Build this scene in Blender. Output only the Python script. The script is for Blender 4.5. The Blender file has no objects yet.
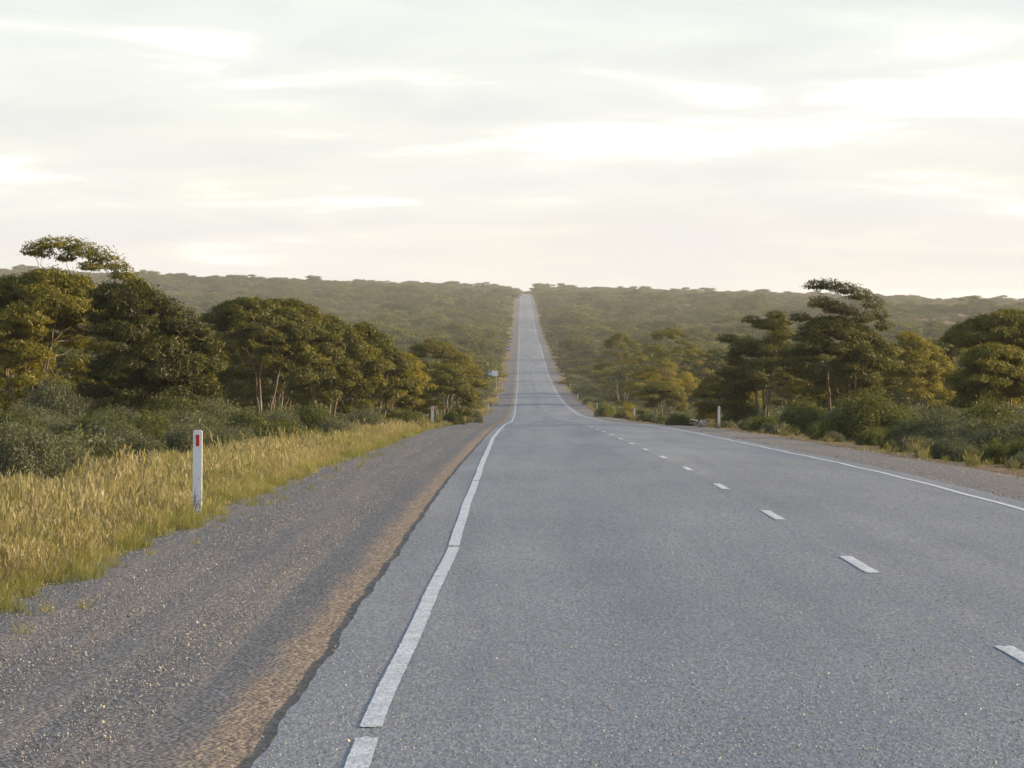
import bpy, math, random
import numpy as np
from mathutils import Vector

# ------------------------------------------------------------------ camera, sky, sun, exposure
scene = bpy.context.scene
COL = scene.collection
FPX = 4440.0            # focal length in pixels of a 1024 px wide frame
VX, VY = 521.5, 345.0   # where straight ahead on the level falls in the frame
CAMZ = 1.5

cam_d = bpy.data.cameras.new("camera")
cam_d.sensor_width = 36.0
cam_d.lens = 36.0 * FPX / 1024.0
cam_d.clip_start = 0.1
cam_d.clip_end = 30000.0
cam = bpy.data.objects.new("camera", cam_d)
COL.objects.link(cam)
cam.location = (0, 0, CAMZ)
cam.rotation_euler = (math.pi / 2 - math.atan((384 - VY) / FPX), 0, math.atan((VX - 512) / FPX))
scene.camera = cam

SUN_EL, SUN_AZ = math.radians(13.0), math.radians(90.0)   # azimuth to the right of straight ahead

world = bpy.data.worlds.new("World")
scene.world = world
world.use_nodes = True
wt = world.node_tree
for n in list(wt.nodes):
    wt.nodes.remove(n)


def N(t, kind, **kw):
    n = t.nodes.new(kind)
    for k, v in kw.items():
        setattr(n, k, v)
    return n


def L(t, a, b):
    t.links.new(a, b)


def M(t, op, a, b=None, clamp=False):
    n = N(t, "ShaderNodeMath", operation=op)
    n.use_clamp = clamp
    for i, v in enumerate((a, b)):
        if v is None:
            continue
        if isinstance(v, (int, float)):
            n.inputs[i].default_value = v
        else:
            L(t, v, n.inputs[i])
    return n.outputs[0]


def build_sky():
    t = wt
    out = N(t, "ShaderNodeOutputWorld")
    sky = N(t, "ShaderNodeTexSky", sky_type="NISHITA")
    sky.sun_disc = False
    sky.sun_elevation = SUN_EL
    sky.sun_rotation = SUN_AZ
    sky.air_density = 1.0
    sky.dust_density = 0.6
    bg1 = N(t, "ShaderNodeBackground")
    bg1.inputs[1].default_value = 0.13
    L(t, sky.outputs[0], bg1.inputs[0])
    tc = N(t, "ShaderNodeTexCoord")
    sep = N(t, "ShaderNodeSeparateXYZ")
    L(t, tc.outputs["Generated"], sep.inputs[0])
    z = M(t, "MAXIMUM", sep.outputs[2], 0.0)
    zz = M(t, "ADD", z, 0.12)
    cmb = N(t, "ShaderNodeCombineXYZ")
    L(t, M(t, "DIVIDE", sep.outputs[0], zz), cmb.inputs[0])
    L(t, M(t, "DIVIDE", sep.outputs[1], zz), cmb.inputs[1])
    # broad sheets and finer streaks of a thin cloud layer seen from below
    n1 = N(t, "ShaderNodeTexNoise")
    n1.inputs["Scale"].default_value = 3.2
    n1.inputs["Detail"].default_value = 8
    n1.inputs["Roughness"].default_value = 0.52
    n1.inputs["Distortion"].default_value = 0.5
    off = N(t, "ShaderNodeMapping")
    off.inputs["Location"].default_value = (5.2, 2.3, 0)
    off.inputs["Scale"].default_value = (1.0, 1.15, 1)
    L(t, cmb.outputs[0], off.inputs[0])
    L(t, off.outputs[0], n1.inputs["Vector"])
    ramp = N(t, "ShaderNodeValToRGB")
    el = ramp.color_ramp.elements
    el[0].position = 0.40
    el[0].color = (0.66, 0.658, 0.65, 1)
    el[1].position = 0.58
    el[1].color = (0.408, 0.413, 0.435, 1)
    e = el.new(0.46)
    e.color = (0.465, 0.467, 0.473, 1)
    n2 = N(t, "ShaderNodeTexNoise")
    n2.inputs["Scale"].default_value = 1.2
    n2.inputs["Detail"].default_value = 3
    L(t, off.outputs[0], n2.inputs["Vector"])
    L(t, M(t, "ADD", M(t, "MULTIPLY", n1.outputs[0], 0.45), M(t, "MULTIPLY", n2.outputs[0], 0.55)), ramp.inputs[0])
    # the layer is seen edge-on and warmer towards the horizon
    warm = N(t, "ShaderNodeMix", data_type="RGBA")
    warm.inputs[7].default_value = (0.56, 0.55, 0.53, 1)
    L(t, ramp.outputs[0], warm.inputs[6])
    L(t, M(t, "MULTIPLY", M(t, "POWER", 2.718, M(t, "MULTIPLY", z, -45.0)), 0.5), warm.inputs[0])
    bg2 = N(t, "ShaderNodeBackground")
    bg2.inputs[1].default_value = 1.0
    L(t, warm.outputs[2], bg2.inputs[0])
    tau = M(t, "DIVIDE", M(t, "ADD", M(t, "MULTIPLY", n1.outputs[0], 0.42), 0.04), M(t, "ADD", z, 0.10))
    fac = M(t, "SUBTRACT", 1.0, M(t, "POWER", 2.718, M(t, "MULTIPLY", tau, -1.0)), clamp=True)
    mix = N(t, "ShaderNodeMixShader")
    L(t, fac, mix.inputs[0])
    L(t, bg1.outputs[0], mix.inputs[1])
    L(t, bg2.outputs[0], mix.inputs[2])
    L(t, mix.outputs[0], out.inputs[0])


build_sky()

sun_d = bpy.data.lights.new("sun", "SUN")
sun_d.energy = 5.0
sun_d.angle = math.radians(1.0)
sun_d.color = (1.0, 0.76, 0.45)
sun = bpy.data.objects.new("sun", sun_d)
COL.objects.link(sun)
sdir = Vector((math.sin(SUN_AZ) * math.cos(SUN_EL), math.cos(SUN_AZ) * math.cos(SUN_EL), math.sin(SUN_EL)))
sun.rotation_euler = sdir.to_track_quat("Z", "Y").to_euler()
sun.location = (60, 40, 40)

vs = scene.view_settings
vs.view_transform = "Standard"
vs.look = "None"
vs.exposure = 1.0
vs.gamma = 1.0
vs.use_curve_mapping = False
scene.render.engine = "CYCLES"
cy = scene.cycles
cy.use_denoising = True
cy.max_bounces = 6
cy.diffuse_bounces = 3
cy.glossy_bounces = 2
cy.transmission_bounces = 3
cy.volume_bounces = 0
cy.transparent_max_bounces = 4
cy.sample_clamp_indirect = 6.0

rng = np.random.default_rng(11)

# ------------------------------------------------------------------ lie of the land
PY = np.array([-400, 0, 34.7, 46.7, 58.7, 70.7, 82.7, 94.7, 118, 139, 200, 309, 350, 481, 650, 800, 896, 1039,
               1208, 1367, 1732, 2164, 2600, 3300, 3700, 4200, 5500, 9000], float)
PZ = np.array([1.1, -1.50, -1.735, -1.81, -1.89, -1.99, -2.11, -2.25, -2.52, -2.76, -3.55, -5.25, -5.78, -7.25, -8.0,
               -7.75, -7.25, -5.75, -3.3, -1.1, 3.8, 12.2, 22.5, 36.0, 42.5, 45.0, 40.0, 25.0], float) + CAMZ


def pchip(xk, yk, x):
    h = np.diff(xk)
    d = np.diff(yk) / h
    m = np.zeros_like(yk)
    w1 = 2 * h[1:] + h[:-1]
    w2 = h[1:] + 2 * h[:-1]
    same = d[:-1] * d[1:] > 0
    with np.errstate(divide="ignore", invalid="ignore"):
        hm = (w1 + w2) / (w1 / d[:-1] + w2 / d[1:])
    m[1:-1] = np.where(same, hm, 0)
    m[0], m[-1] = d[0], d[-1]
    x = np.clip(x, xk[0], xk[-1])
    i = np.clip(np.searchsorted(xk, x) - 1, 0, len(h) - 1)
    t = (x - xk[i]) / h[i]
    t2, t3 = t * t, t * t * t
    return ((2 * t3 - 3 * t2 + 1) * yk[i] + (t3 - 2 * t2 + t) * h[i] * m[i]
            + (-2 * t3 + 3 * t2) * yk[i + 1] + (t3 - t2) * h[i] * m[i + 1])


def sstep(a, b, x):
    t = np.clip((x - a) / (b - a), 0, 1)
    return t * t * (3 - 2 * t)


XC = 2.62               # centre line
SEAL_L, SEAL_R = -1.13, 6.30
SH_L, SH_R = -3.62, 8.25


def land(X, Y):
    """height of the ground before any seal or gravel is laid on it"""
    X = np.asarray(X, float)
    Y = np.asarray(Y, float)
    z = pchip(PY, PZ, Y)
    ax = np.abs(X - XC)
    z = z - 0.03 * np.minimum(ax, 4.4)
    out = np.maximum(SH_L - X, X - SH_R)
    z = z - 0.07 * sstep(0.0, 1.2, out) + 0.25 * sstep(1.5, 9.0, out)
    far = sstep(3, 14, out)
    z = z + far * (0.16 * np.sin(X * .55 + Y * .13) * np.cos(Y * .31 - X * .17) + 0.10 * np.sin(X * 1.3 - Y * .7))
    big = sstep(18, 110, out) * sstep(250, 900, Y) * (1 - .65 * sstep(2400, 3500, Y))
    z = z + big * (3.6 * np.sin(X * .011 + Y * .0051 + 1.0) + 3.4 * np.sin(Y * .0105 - X * .007))
    z = z - 0.029 * np.clip(X, -800, 800) * sstep(900, 3300, Y)
    return z


def px(x, D):
    return (x - VX) * D / FPX


def height_to(ytop, X, D):
    """height above ground of something at X, D whose top is seen at row ytop"""
    return CAMZ + (VY - ytop) * D / FPX - float(land(X, D))


# ------------------------------------------------------------------ materials
def new_mat(name):
    m = bpy.data.materials.new(name)
    m.use_nodes = True
    t = m.node_tree
    for n in list(t.nodes):
        t.nodes.remove(n)
    out = N(t, "ShaderNodeOutputMaterial")
    return m, t, out


def noise(t, scale, detail=4, rough=0.55, vec=None, mapping=None, dist=0.0):
    n = N(t, "ShaderNodeTexNoise")
    n.inputs["Scale"].default_value = scale
    n.inputs["Detail"].default_value = detail
    n.inputs["Roughness"].default_value = rough
    n.inputs["Distortion"].default_value = dist
    if vec is None:
        vec = N(t, "ShaderNodeTexCoord").outputs["Object"]
    if mapping:
        mp = N(t, "ShaderNodeMapping")
        mp.inputs["Scale"].default_value = mapping
        L(t, vec, mp.inputs[0])
        vec = mp.outputs[0]
    L(t, vec, n.inputs["Vector"])
    return n.outputs[0]


def ramp(t, fac, stops):
    r = N(t, "ShaderNodeValToRGB")
    el = r.color_ramp.elements
    while len(el) < len(stops):
        el.new(0.5)
    for e, (p, c) in zip(el, stops):
        e.position = p
        e.color = (*c, 1) if not isinstance(c, (int, float)) else (c, c, c, 1)
    L(t, fac, r.inputs[0])
    return r.outputs[0]


def mixc(t, fac, a, b, mode="MIX"):
    n = N(t, "ShaderNodeMix", data_type="RGBA", blend_type=mode)
    for s, v in ((0, fac), (6, a), (7, b)):
        if isinstance(v, (int, float)):
            n.inputs[s].default_value = v
        elif isinstance(v, tuple):
            n.inputs[s].default_value = (*v, 1)
        else:
            L(t, v, n.inputs[s])
    return n.outputs[2]


def principled(t, out, color, rough=0.8, spec=0.5, bump=None, bdist=0.01, bstr=1.0):
    p = N(t, "ShaderNodeBsdfPrincipled")
    if isinstance(color, tuple):
        p.inputs["Base Color"].default_value = (*color, 1)
    else:
        L(t, color, p.inputs["Base Color"])
    if isinstance(rough, (int, float)):
        p.inputs["Roughness"].default_value = rough
    else:
        L(t, rough, p.inputs["Roughness"])
    p.inputs["Specular IOR Level"].default_value = spec
    if bump is not None:
        b = N(t, "ShaderNodeBump")
        b.inputs["Strength"].default_value = bstr
        b.inputs["Distance"].default_value = bdist
        L(t, bump, b.inputs["Height"])
        L(t, b.outputs[0], p.inputs["Normal"])
    L(t, p.outputs[0], out.inputs[0])
    return p


def mat_seal():
    m, t, out = new_mat("chip_seal")
    chips = N(t, "ShaderNodeTexVoronoi")
    chips.inputs["Scale"].default_value = 62
    L(t, N(t, "ShaderNodeTexCoord").outputs["Object"], chips.inputs["Vector"])
    stone = ramp(t, M(t, "ADD", M(t, "MULTIPLY", chips.outputs["Color"], 1.0), 0.0),
                 [(0.0, (.075, .083, .10)), (0.45, (.146, .173, .219)), (0.8, (.22, .23, .25)), (1.0, (.40, .38, .36))])
    fine = noise(t, 38, 3, 0.7)
    c = mixc(t, 0.55, stone, ramp(t, fine, [(0.3, (.088, .103, .13)), (0.7, (.228, .255, .30))]))
    grain = noise(t, 1.0, 3, 0.6, mapping=(46, 7, 1))
    c = mixc(t, 0.8, c, ramp(t, grain, [(0.3, (.5, .5, .5)), (0.5, (1, 1, 1)), (0.72, (1.7, 1.68, 1.62))]), "MULTIPLY")
    # wheel paths and patchy wear run along the road
    wear = noise(t, 1.0, 5, 0.6, mapping=(1.5, 0.045, 1))
    c = mixc(t, 0.55, c, ramp(t, wear, [(0.34, (.74, .75, .79)), (0.5, (1, 1, 1)), (0.66, (1.2, 1.15, 1.09))]), "MULTIPLY")
    trk = noise(t, 1.0, 3, 0.5, mapping=(.75, 0.006, 1))
    c = mixc(t, 0.7, c, ramp(t, trk, [(0.38, (.80, .82, .86)), (0.5, (1, 1, 1)), (0.62, (1.16, 1.12, 1.07))]), "MULTIPLY")
    patch = noise(t, 0.35, 4, 0.6, mapping=(1.0, 0.35, 1))
    c = mixc(t, 0.4, c, ramp(t, patch, [(0.35, (.74, .75, .77)), (0.6, (1.14, 1.12, 1.09))]), "MULTIPLY")
    h = M(t, "ADD", M(t, "MULTIPLY", chips.outputs["Distance"], -1.0), M(t, "MULTIPLY", fine, 0.8))
    principled(t, out, c, 0.62, 0.35, h, 0.006, 0.9)
    return m


def mat_gravel(name, base, light, dust, band=None):
    m, t, out = new_mat(name)
    v = N(t, "ShaderNodeTexVoronoi")
    v.inputs["Scale"].default_value = 34
    L(t, N(t, "ShaderNodeTexCoord").outputs["Object"], v.inputs["Vector"])
    c = ramp(t, v.outputs["Color"], [(0.0, tuple(x * .55 for x in base)), (0.55, base), (0.9, light), (1.0, tuple(min(1, x * 1.5) for x in light))])
    f = noise(t, 22, 4, 0.7)
    c = mixc(t, 0.45, c, ramp(t, f, [(0.32, tuple(x * .6 for x in base)), (0.7, light)]))
    streak = noise(t, 1.0, 4, 0.6, mapping=(2.6, 0.05, 1), dist=0.2)
    c = mixc(t, ramp(t, streak, [(0.50, 0.0), (0.68, 0.5)]), c, dust)
    if band:      # bare red-brown earth beside the seal, petering out into the gravel
        sp = N(t, "ShaderNodeSeparateXYZ")
        L(t, N(t, "ShaderNodeTexCoord").outputs["Object"], sp.inputs[0])
        nb = noise(t, 1.0, 6, 0.7, mapping=(5, .55, 1))
        xx = M(t, "ADD", sp.outputs[0], M(t, "MULTIPLY", M(t, "SUBTRACT", nb, 0.5), 0.55))
        dn = noise(t, 1.0, 6, 0.72, mapping=(22, 4, 1))
        dc = ramp(t, dn, [(0.3, (.13, .10, .078)), (0.5, (.225, .175, .132)), (0.72, (.33, .27, .215))])
        c = mixc(t, M(t, "MULTIPLY", ramp(t, M(t, "DIVIDE", M(t, "SUBTRACT", xx, -1.52), 0.27), [(0.0, 0.0), (0.45, .35), (0.75, 1.0)]), .92), c, dc)
        grain = noise(t, 1.0, 3, 0.6, mapping=(30, 6, 1))
    else:
        grain = noise(t, 1.0, 3, 0.6, mapping=(30, 6, 1))
    c = mixc(t, 0.8, c, ramp(t, grain, [(0.3, (.5, .5, .5)), (0.5, (1, 1, 1)), (0.72, (1.7, 1.66, 1.6))]), "MULTIPLY")
    h = M(t, "ADD", M(t, "MULTIPLY", v.outputs["Distance"], -1.0), f)
    principled(t, out, c, 0.8, 0.3, h, 0.02, 1.0)
    return m


def mat_ground():
    m, t, out = new_mat("sandy_scrub_soil")
    n = noise(t, 0.7, 7, 0.65)
    c = ramp(t, n, [(0.3, (.10, .075, .042)), (0.5, (.20, .145, .085)), (0.7, (.30, .23, .14))])
    g = noise(t, 16, 5, 0.7)
    c = mixc(t, 0.6, c, ramp(t, g, [(0.3, (.5, .5, .5)), (0.7, (1.25, 1.2, 1.15))]), "MULTIPLY")
    principled(t, out, c, 0.95, 0.15, g, 0.05, 1.0)
    return m


def mat_paint():
    m, t, out = new_mat("worn_white_road_paint")
    a = noise(t, 1.0, 4, 0.75, mapping=(50, 9, 1))
    b = noise(t, 3.0, 4, 0.6)
    c = ramp(t, a, [(0.33, (.15, .165, .19)), (0.45, (.43, .475, .54)), (0.62, (.60, .65, .72))])
    c = mixc(t, ramp(t, b, [(0.40, 0.0), (0.72, 0.65)]), c, (.27, .285, .31))
    principled(t, out, c, 0.6, 0.3, a, 0.004, 0.8)
    return m


def mat_leaf(name, cols, transl=0.35, gloss=0.05, rough=0.4):
    """cols: dark to light; each leaf takes its own tone, each plant its own shift"""
    m, t, out = new_mat(name)
    at = N(t, "ShaderNodeAttribute", attribute_name="rnd")
    oi = N(t, "ShaderNodeObjectInfo")
    f = M(t, "ADD", M(t, "MULTIPLY", at.outputs["Fac"], 0.6), M(t, "MULTIPLY", oi.outputs["Random"], 0.4))
    stand = noise(t, .022, 3, .6, vec=oi.outputs["Location"])
    f = M(t, "ADD", f, M(t, "MULTIPLY", M(t, "SUBTRACT", stand, .5), .9), clamp=True)
    n = len(cols)
    c = ramp(t, f, [(i / (n - 1), cc) for i, cc in enumerate(cols)])
    d = N(t, "ShaderNodeBsdfDiffuse")
    tr = N(t, "ShaderNodeBsdfTranslucent")
    g = N(t, "ShaderNodeBsdfGlossy")
    g.inputs["Roughness"].default_value = rough
    L(t, c, d.inputs[0])
    L(t, mixc(t, 1.0, c, (1.28, 1.18, 0.5), "MULTIPLY"), tr.inputs[0])
    m1 = N(t, "ShaderNodeMixShader")
    m1.inputs[0].default_value = transl
    L(t, d.outputs[0], m1.inputs[1])
    L(t, tr.outputs[0], m1.inputs[2])
    m2 = N(t, "ShaderNodeMixShader")
    m2.inputs[0].default_value = gloss
    L(t, m1.outputs[0], m2.inputs[1])
    L(t, g.outputs[0], m2.inputs[2])
    L(t, m2.outputs[0], out.inputs[0])
    return m


def mat_bark():
    m, t, out = new_mat("pale_mallee_bark")
    n = noise(t, 5, 6, 0.65, mapping=(1, 1, .22))
    c = ramp(t, n, [(0.32, (.06, .045, .034)), (0.5, (.13, .10, .076)), (0.68, (.28, .23, .185))])
    principled(t, out, c, 0.8, 0.3, n, 0.03, 0.8)
    return m


def mat_post():
    m, t, out = new_mat("white_post_paint")
    tc = N(t, "ShaderNodeTexCoord").outputs["Object"]
    sp = N(t, "ShaderNodeSeparateXYZ")
    L(t, tc, sp.inputs[0])
    low = M(t, "SUBTRACT", 1.0, M(t, "DIVIDE", sp.outputs[2], 0.42), clamp=True)
    n = noise(t, 26, 5, 0.7, mapping=(2.2, 1, .5))
    f = ramp(t, M(t, "ADD", n, M(t, "MULTIPLY", low, 0.22)), [(0.60, 0.0), (0.68, 1.0)])
    c = mixc(t, f, (.74, .76, .78), (.27, .17, .10))
    principled(t, out, c, 0.5, 0.4)
    return m


def mat_plain(name, c, rough=0.6, spec=0.4, var=0.12, sc=14):
    m, t, out = new_mat(name)
    n = noise(t, sc, 4, 0.6)
    cc = mixc(t, 1.0, c, ramp(t, n, [(0.3, 1 - var), (0.7, 1 + var)]), "MULTIPLY")
    principled(t, out, cc, rough, spec)
    return m


def mat_stone():
    m, t, out = new_mat("gravel_stone")
    oi = N(t, "ShaderNodeObjectInfo")
    c = ramp(t, oi.outputs["Random"], [(0, (.10, .10, .105)), (.5, (.21, .205, .205)), (.85, (.30, .28, .26)), (1, (.42, .38, .34))])
    principled(t, out, c, 0.55, 0.5)
    return m


def mat_haze():
    m, t, out = new_mat("evening_haze")
    v = N(t, "ShaderNodeVolumePrincipled")
    v.inputs["Color"].default_value = (.95, .955, .96, 1)
    v.inputs["Density"].default_value = 0.85e-4
    v.inputs["Anisotropy"].default_value = 0.2
    L(t, v.outputs[0], out.inputs["Volume"])
    return m


MAT = dict(
    seal=mat_seal(),
    gravel=mat_gravel("grey_shoulder_gravel", (.097, .104, .125), (.18, .187, .208), (.22, .19, .17), True),
    gravel_r=mat_gravel("pinkish_shoulder_gravel", (.142, .140, .148), (.235, .228, .23), (.22, .197, .18)),
    ground=mat_ground(), paint=mat_paint(), bark=mat_bark(), post=mat_post(), stone=mat_stone(),
    leaf=mat_leaf("olive_eucalypt_leaf", [(.018, .024, .004), (.082, .086, .009), (.18, .165, .015), (.31, .25, .03)], .42, .025, .5),
    leaf_far=mat_leaf("olive_woodland_leaf", [(.020, .03, .008), (.062, .076, .016), (.122, .13, .024), (.215, .20, .042)], .40, .02, .5),
    salt=mat_leaf("grey_green_saltbush_leaf", [(.05, .064, .042), (.095, .108, .07), (.145, .155, .10), (.21, .205, .135)], .30, .012, .5),
    bush=mat_leaf("dark_green_shrub_leaf", [(.035, .046, .016), (.065, .08, .026), (.10, .115, .034), (.15, .15, .055)], .34, .015, .45),
    lime=mat_leaf("yellow_green_shrub_leaf", [(.06, .085, .014), (.09, .12, .02), (.13, .155, .03), (.17, .19, .05)], .4, .015, .45),
    grass=mat_leaf("straw_grass_blade", [(.07, .082, .036), (.15, .14, .072), (.25, .22, .13), (.40, .35, .24)], .42, .015, .45),
    grass_green=mat_leaf("green_straw_grass_blade", [(.075, .095, .032), (.145, .16, .055), (.24, .23, .10), (.36, .32, .19)], .42, .015, .45),
    twig=mat_plain("bleached_twig", (.34, .31, .28), .85, .2, .25, 20),
    white=mat_plain("white_sign_face", (.70, .73, .76), .5, .4, .05),
    blue=mat_plain("blue_sign_face", (.03, .10, .38), .5, .4, .05),
    red=mat_plain("red_reflector_plastic", (.46, .02, .025), .25, .5, .08, 60),
    clear=mat_plain("white_reflector_plastic", (.62, .62, .62), .2, .5, .08, 60),
    steel=mat_plain("galvanised_steel", (.33, .34, .35), .45, .5, .1),
)


# ------------------------------------------------------------------ mesh helpers
def mesh_from(name, verts, faces, mat, rnd=None, smooth=False):
    me = bpy.data.meshes.new(name)
    verts = np.asarray(verts, np.float32)
    faces = np.asarray(faces, np.int32)
    nv, (nf, k) = len(verts), faces.shape
    me.vertices.add(nv)
    me.vertices.foreach_set("co", verts.ravel())
    me.loops.add(nf * k)
    me.loops.foreach_set("vertex_index", faces.ravel())
    me.polygons.add(nf)
    me.polygons.foreach_set("loop_start", np.arange(0, nf * k, k, dtype=np.int32))
    me.polygons.foreach_set("use_smooth", np.full(nf, bool(smooth)))
    if rnd is not None:
        a = me.attributes.new("rnd", "FLOAT", "FACE")
        a.data.foreach_set("value", np.asarray(rnd, np.float32))
    me.materials.append(mat)
    me.update(calc_edges=True)
    return me


def obj(name, me, parent=None, loc=(0, 0, 0), rotz=0.0, scale=(1, 1, 1)):
    o = bpy.data.objects.new(name, me)
    COL.objects.link(o)
    o.location = loc
    o.rotation_euler = (0, 0, rotz)
    o.scale = scale
    if parent is not None:
        o.parent = parent
    return o


def tag(o, label=None, cat=None, group=None, kind=None):
    if label:
        o["label"] = label
    if cat:
        o["category"] = cat
    if group:
        o["group"] = group
    if kind:
        o["kind"] = kind
    return o


def grid(xs, ys, zf):
    X, Y = np.meshgrid(xs, ys)
    v = np.stack([X, Y, zf(X, Y)], -1).reshape(-1, 3)
    nx, ny = len(xs), len(ys)
    i = (np.arange(ny - 1)[:, None] * nx + np.arange(nx - 1)[None, :]).ravel()
    f = np.stack([i, i + 1, i + 1 + nx, i + nx], 1)
    return v, f


# ------------------------------------------------------------------ ground, shoulders, road
YS = np.concatenate([np.arange(-200, 0, 10), np.arange(0, 160, 1.0), np.arange(160, 420, 4), np.arange(420, 1400, 12),
                     np.arange(1400, 4300, 30), np.arange(4300, 9001, 235)])
XG = np.concatenate([-np.geomspace(5000, 45, 30), np.arange(-40, -3.0, 1.0), [-3.62, -2.5, XC, 7.0, 8.25],
                     np.arange(9, 46, 1.0), np.geomspace(50, 5000, 30)])
XG = np.unique(np.round(XG, 3))


def ground_z(X, Y):
    inside = sstep(0.0, 0.6, np.minimum(X - SH_L, SH_R - X))
    return land(X, Y) - 0.02 - 0.25 * inside


v, f = grid(XG, YS, ground_z)
g = obj("ground", mesh_from("ground", v, f, MAT["ground"], smooth=True))
tag(g, "sandy soil under the roadside scrub and woodland", "ground", kind="structure")

YR = YS[(YS >= -200) & (YS <= 4080)]


def wob(Y, seed, amp, wl):
    r = np.random.default_rng(seed)
    s = np.zeros_like(Y)
    for k in range(6):
        s += np.sin(Y * 2 * np.pi / (wl * (0.37 + .5 * k)) + r.uniform(0, 6.28)) / (1 + .6 * k)
    return amp * s / 2.0


def strip(cols, ys, zoff):
    """cols: list of functions/values of X along ys; zoff: offset per column"""
    P = []
    for c, dz in zip(cols, zoff):
        X = c(ys) if callable(c) else np.full_like(ys, c)
        P.append(np.stack([X, ys, land(X, ys) + (dz(ys) if callable(dz) else dz)], -1))
    P = np.stack(P, 1)
    ny, nx = P.shape[:2]
    i = (np.arange(ny - 1)[:, None] * nx + np.arange(nx - 1)[None, :]).ravel()
    return P.reshape(-1, 3), np.stack([i, i + 1, i + 1 + nx, i + nx], 1)


YF = np.unique(np.concatenate([YR, np.arange(10, 70, .25), np.arange(70, 140, .5)]))
edge_l = lambda y: SEAL_L + wob(y, 1, .02, 9.0) + wob(y, 9, .010, 2.5) * (y < 140)
edge_r = lambda y: SEAL_R + wob(y, 2, .04, 7.0)
v, f = strip([edge_l, lambda y: edge_l(y) + .03, 0.2, 1.4, XC, 4.2, 5.4, lambda y: edge_r(y) - .03, edge_r], YF,
             [-.05, .02, .02, .02, .02, .02, .02, .02, -.05])
road = obj("road", mesh_from("road", v, f, MAT["seal"]))
tag(road, "long straight grey chip-sealed two-lane road running to the horizon", "road", kind="structure")

grass_l = lambda y: SH_L - .5 + wob(y, 4, .12, 8.0)
v, f = strip([grass_l, -3.3, lambda y: -2.75 + wob(y, 12, .06, 11), lambda y: -2.35 + wob(y, 13, .06, 9), -1.95, lambda y: -1.55 + wob(y, 14, .04, 7), -1.32, lambda y: edge_l(y) + .08], YF,
             [-.03, .01, -.022, .014, -.012, .016, .010, .004])
s = obj("gravel_shoulder", mesh_from("gravel_shoulder", v, f, MAT["gravel"], smooth=True))
tag(s, "wide dark grey gravel shoulder left of the road", "gravel shoulder", kind="structure")
v, f = strip([lambda y: edge_r(y) - .12, 6.9, 7.6, lambda y: SH_R + .45 + wob(y, 6, .12, 7.0)], YF, [-.03, .004, .008, -.03])
s = obj("gravel_shoulder", mesh_from("gravel_shoulder", v, f, MAT["gravel_r"], smooth=True))
tag(s, "narrower pinkish gravel shoulder right of the road", "gravel shoulder", kind="structure")

LX_Y = np.array([-50, 15, 21, 30, 40, 52, 66, 128, 200, 335, 640, 1000, 4600], float)
LX_X = np.array([-.66, -.66, -.68, -.65, -.62, -.66, -.68, -.84, -.80, -.68, -.78, -.75, -.70])
line_l = lambda y: np.interp(y, LX_Y, LX_X) + wob(y, 21, .008, 30.0)
line_r = lambda y: 5.86 + wob(y, 22, .03, 25.0)
line_c = lambda y: XC + .02 + wob(y, 23, .012, 30.0)


def paint_piece(name, fn, y0, y1, w, seed):
    n = max(3, int((y1 - y0) / (0.25 if y1 < 140 else 6)) + 1)
    r_ = np.random.default_rng(seed)
    k = 7 if y0 < 140 else 2
    V, Fc = [], []
    base = np.linspace(0, 1, n)
    for j in range(k):
        e0, e1 = (r_.uniform(-.06, .06, 2) if k > 2 else (0, 0))
        ys = y0 + e0 + base * (y1 + e1 - y0 - e0)
        X = fn(ys) + w * (j / (k - 1) - .5)
        if j in (0, k - 1):
            X = X + wob(ys, seed + j, .002, 1.3) + r_.normal(0, .0012, n)
        V.append(np.stack([X, ys, land(X, ys) + .0245], -1))
    P = np.stack(V, 1)
    i = (np.arange(n - 1)[:, None] * k + np.arange(k - 1)[None, :]).ravel()
    return obj(name, mesh_from(name, P.reshape(-1, 3), np.stack([i, i + 1, i + 1 + k, i + k], 1), MAT["paint"]), road)


for i, y in enumerate(np.arange(33.2 - 24, 190, 12.0)):
    paint_piece("centre_line_dash", line_c, y, y + 3.0, .105, 40 + i)
for i, y in enumerate(np.arange(33.2 + 12 * 14, 1100, 12.0)):
    paint_piece("centre_line_dash", line_c, y, y + 3.0, .06, 80 + i)
cuts = [-20, 19.3, 19.9, 40.6, 40.85, 66.3, 66.6, 101.0, 101.4, 137, 137.3, 180]
for i in range(0, len(cuts), 2):
    paint_piece("edge_line", line_l, cuts[i], cuts[i + 1], .102, 300 + i)
ed = [180.4, 260, 350, 480, 650, 900, 1300, 1900, 2800, 4050]
for i in range(len(ed) - 1):
    paint_piece("edge_line", line_l, ed[i], ed[i + 1] - .3, .102, 340 + i)
ed = [-20, 47, 83, 122, 180, 260, 350, 480, 650, 900, 1300, 1900, 2800, 4050]
for i in range(len(ed) - 1):
    paint_piece("edge_line", line_r, ed[i], ed[i + 1] - .25, .102, 370 + i)


# ------------------------------------------------------------------ plant builders
def unit(v):
    return v / np.maximum(np.linalg.norm(v, axis=-1, keepdims=True), 1e-9)


def leaves(r, P, length, width, outward=None, bias=1.25):
    """one rhombic leaf on each point of P, faced more or less outward from its clump"""
    n = len(P)
    nrm = r.normal(size=(n, 3))
    if outward is not None:
        nrm = unit(nrm) + outward * bias
    nrm = unit(nrm)
    a = unit(np.cross(nrm, r.normal(size=(n, 3))))
    b = np.cross(nrm, a)
    ll = (length * r.uniform(.65, 1.3, n))[:, None]
    ww = (width * r.uniform(.7, 1.3, n))[:, None]
    v = np.stack([P - a * ll * .5 + b * ww * .5, P - a * ll * .35 - b * ww * .5, P + a * ll * .5], 1)
    f = np.arange(n * 3).reshape(n, 3)
    return v.reshape(-1, 3), f


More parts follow.
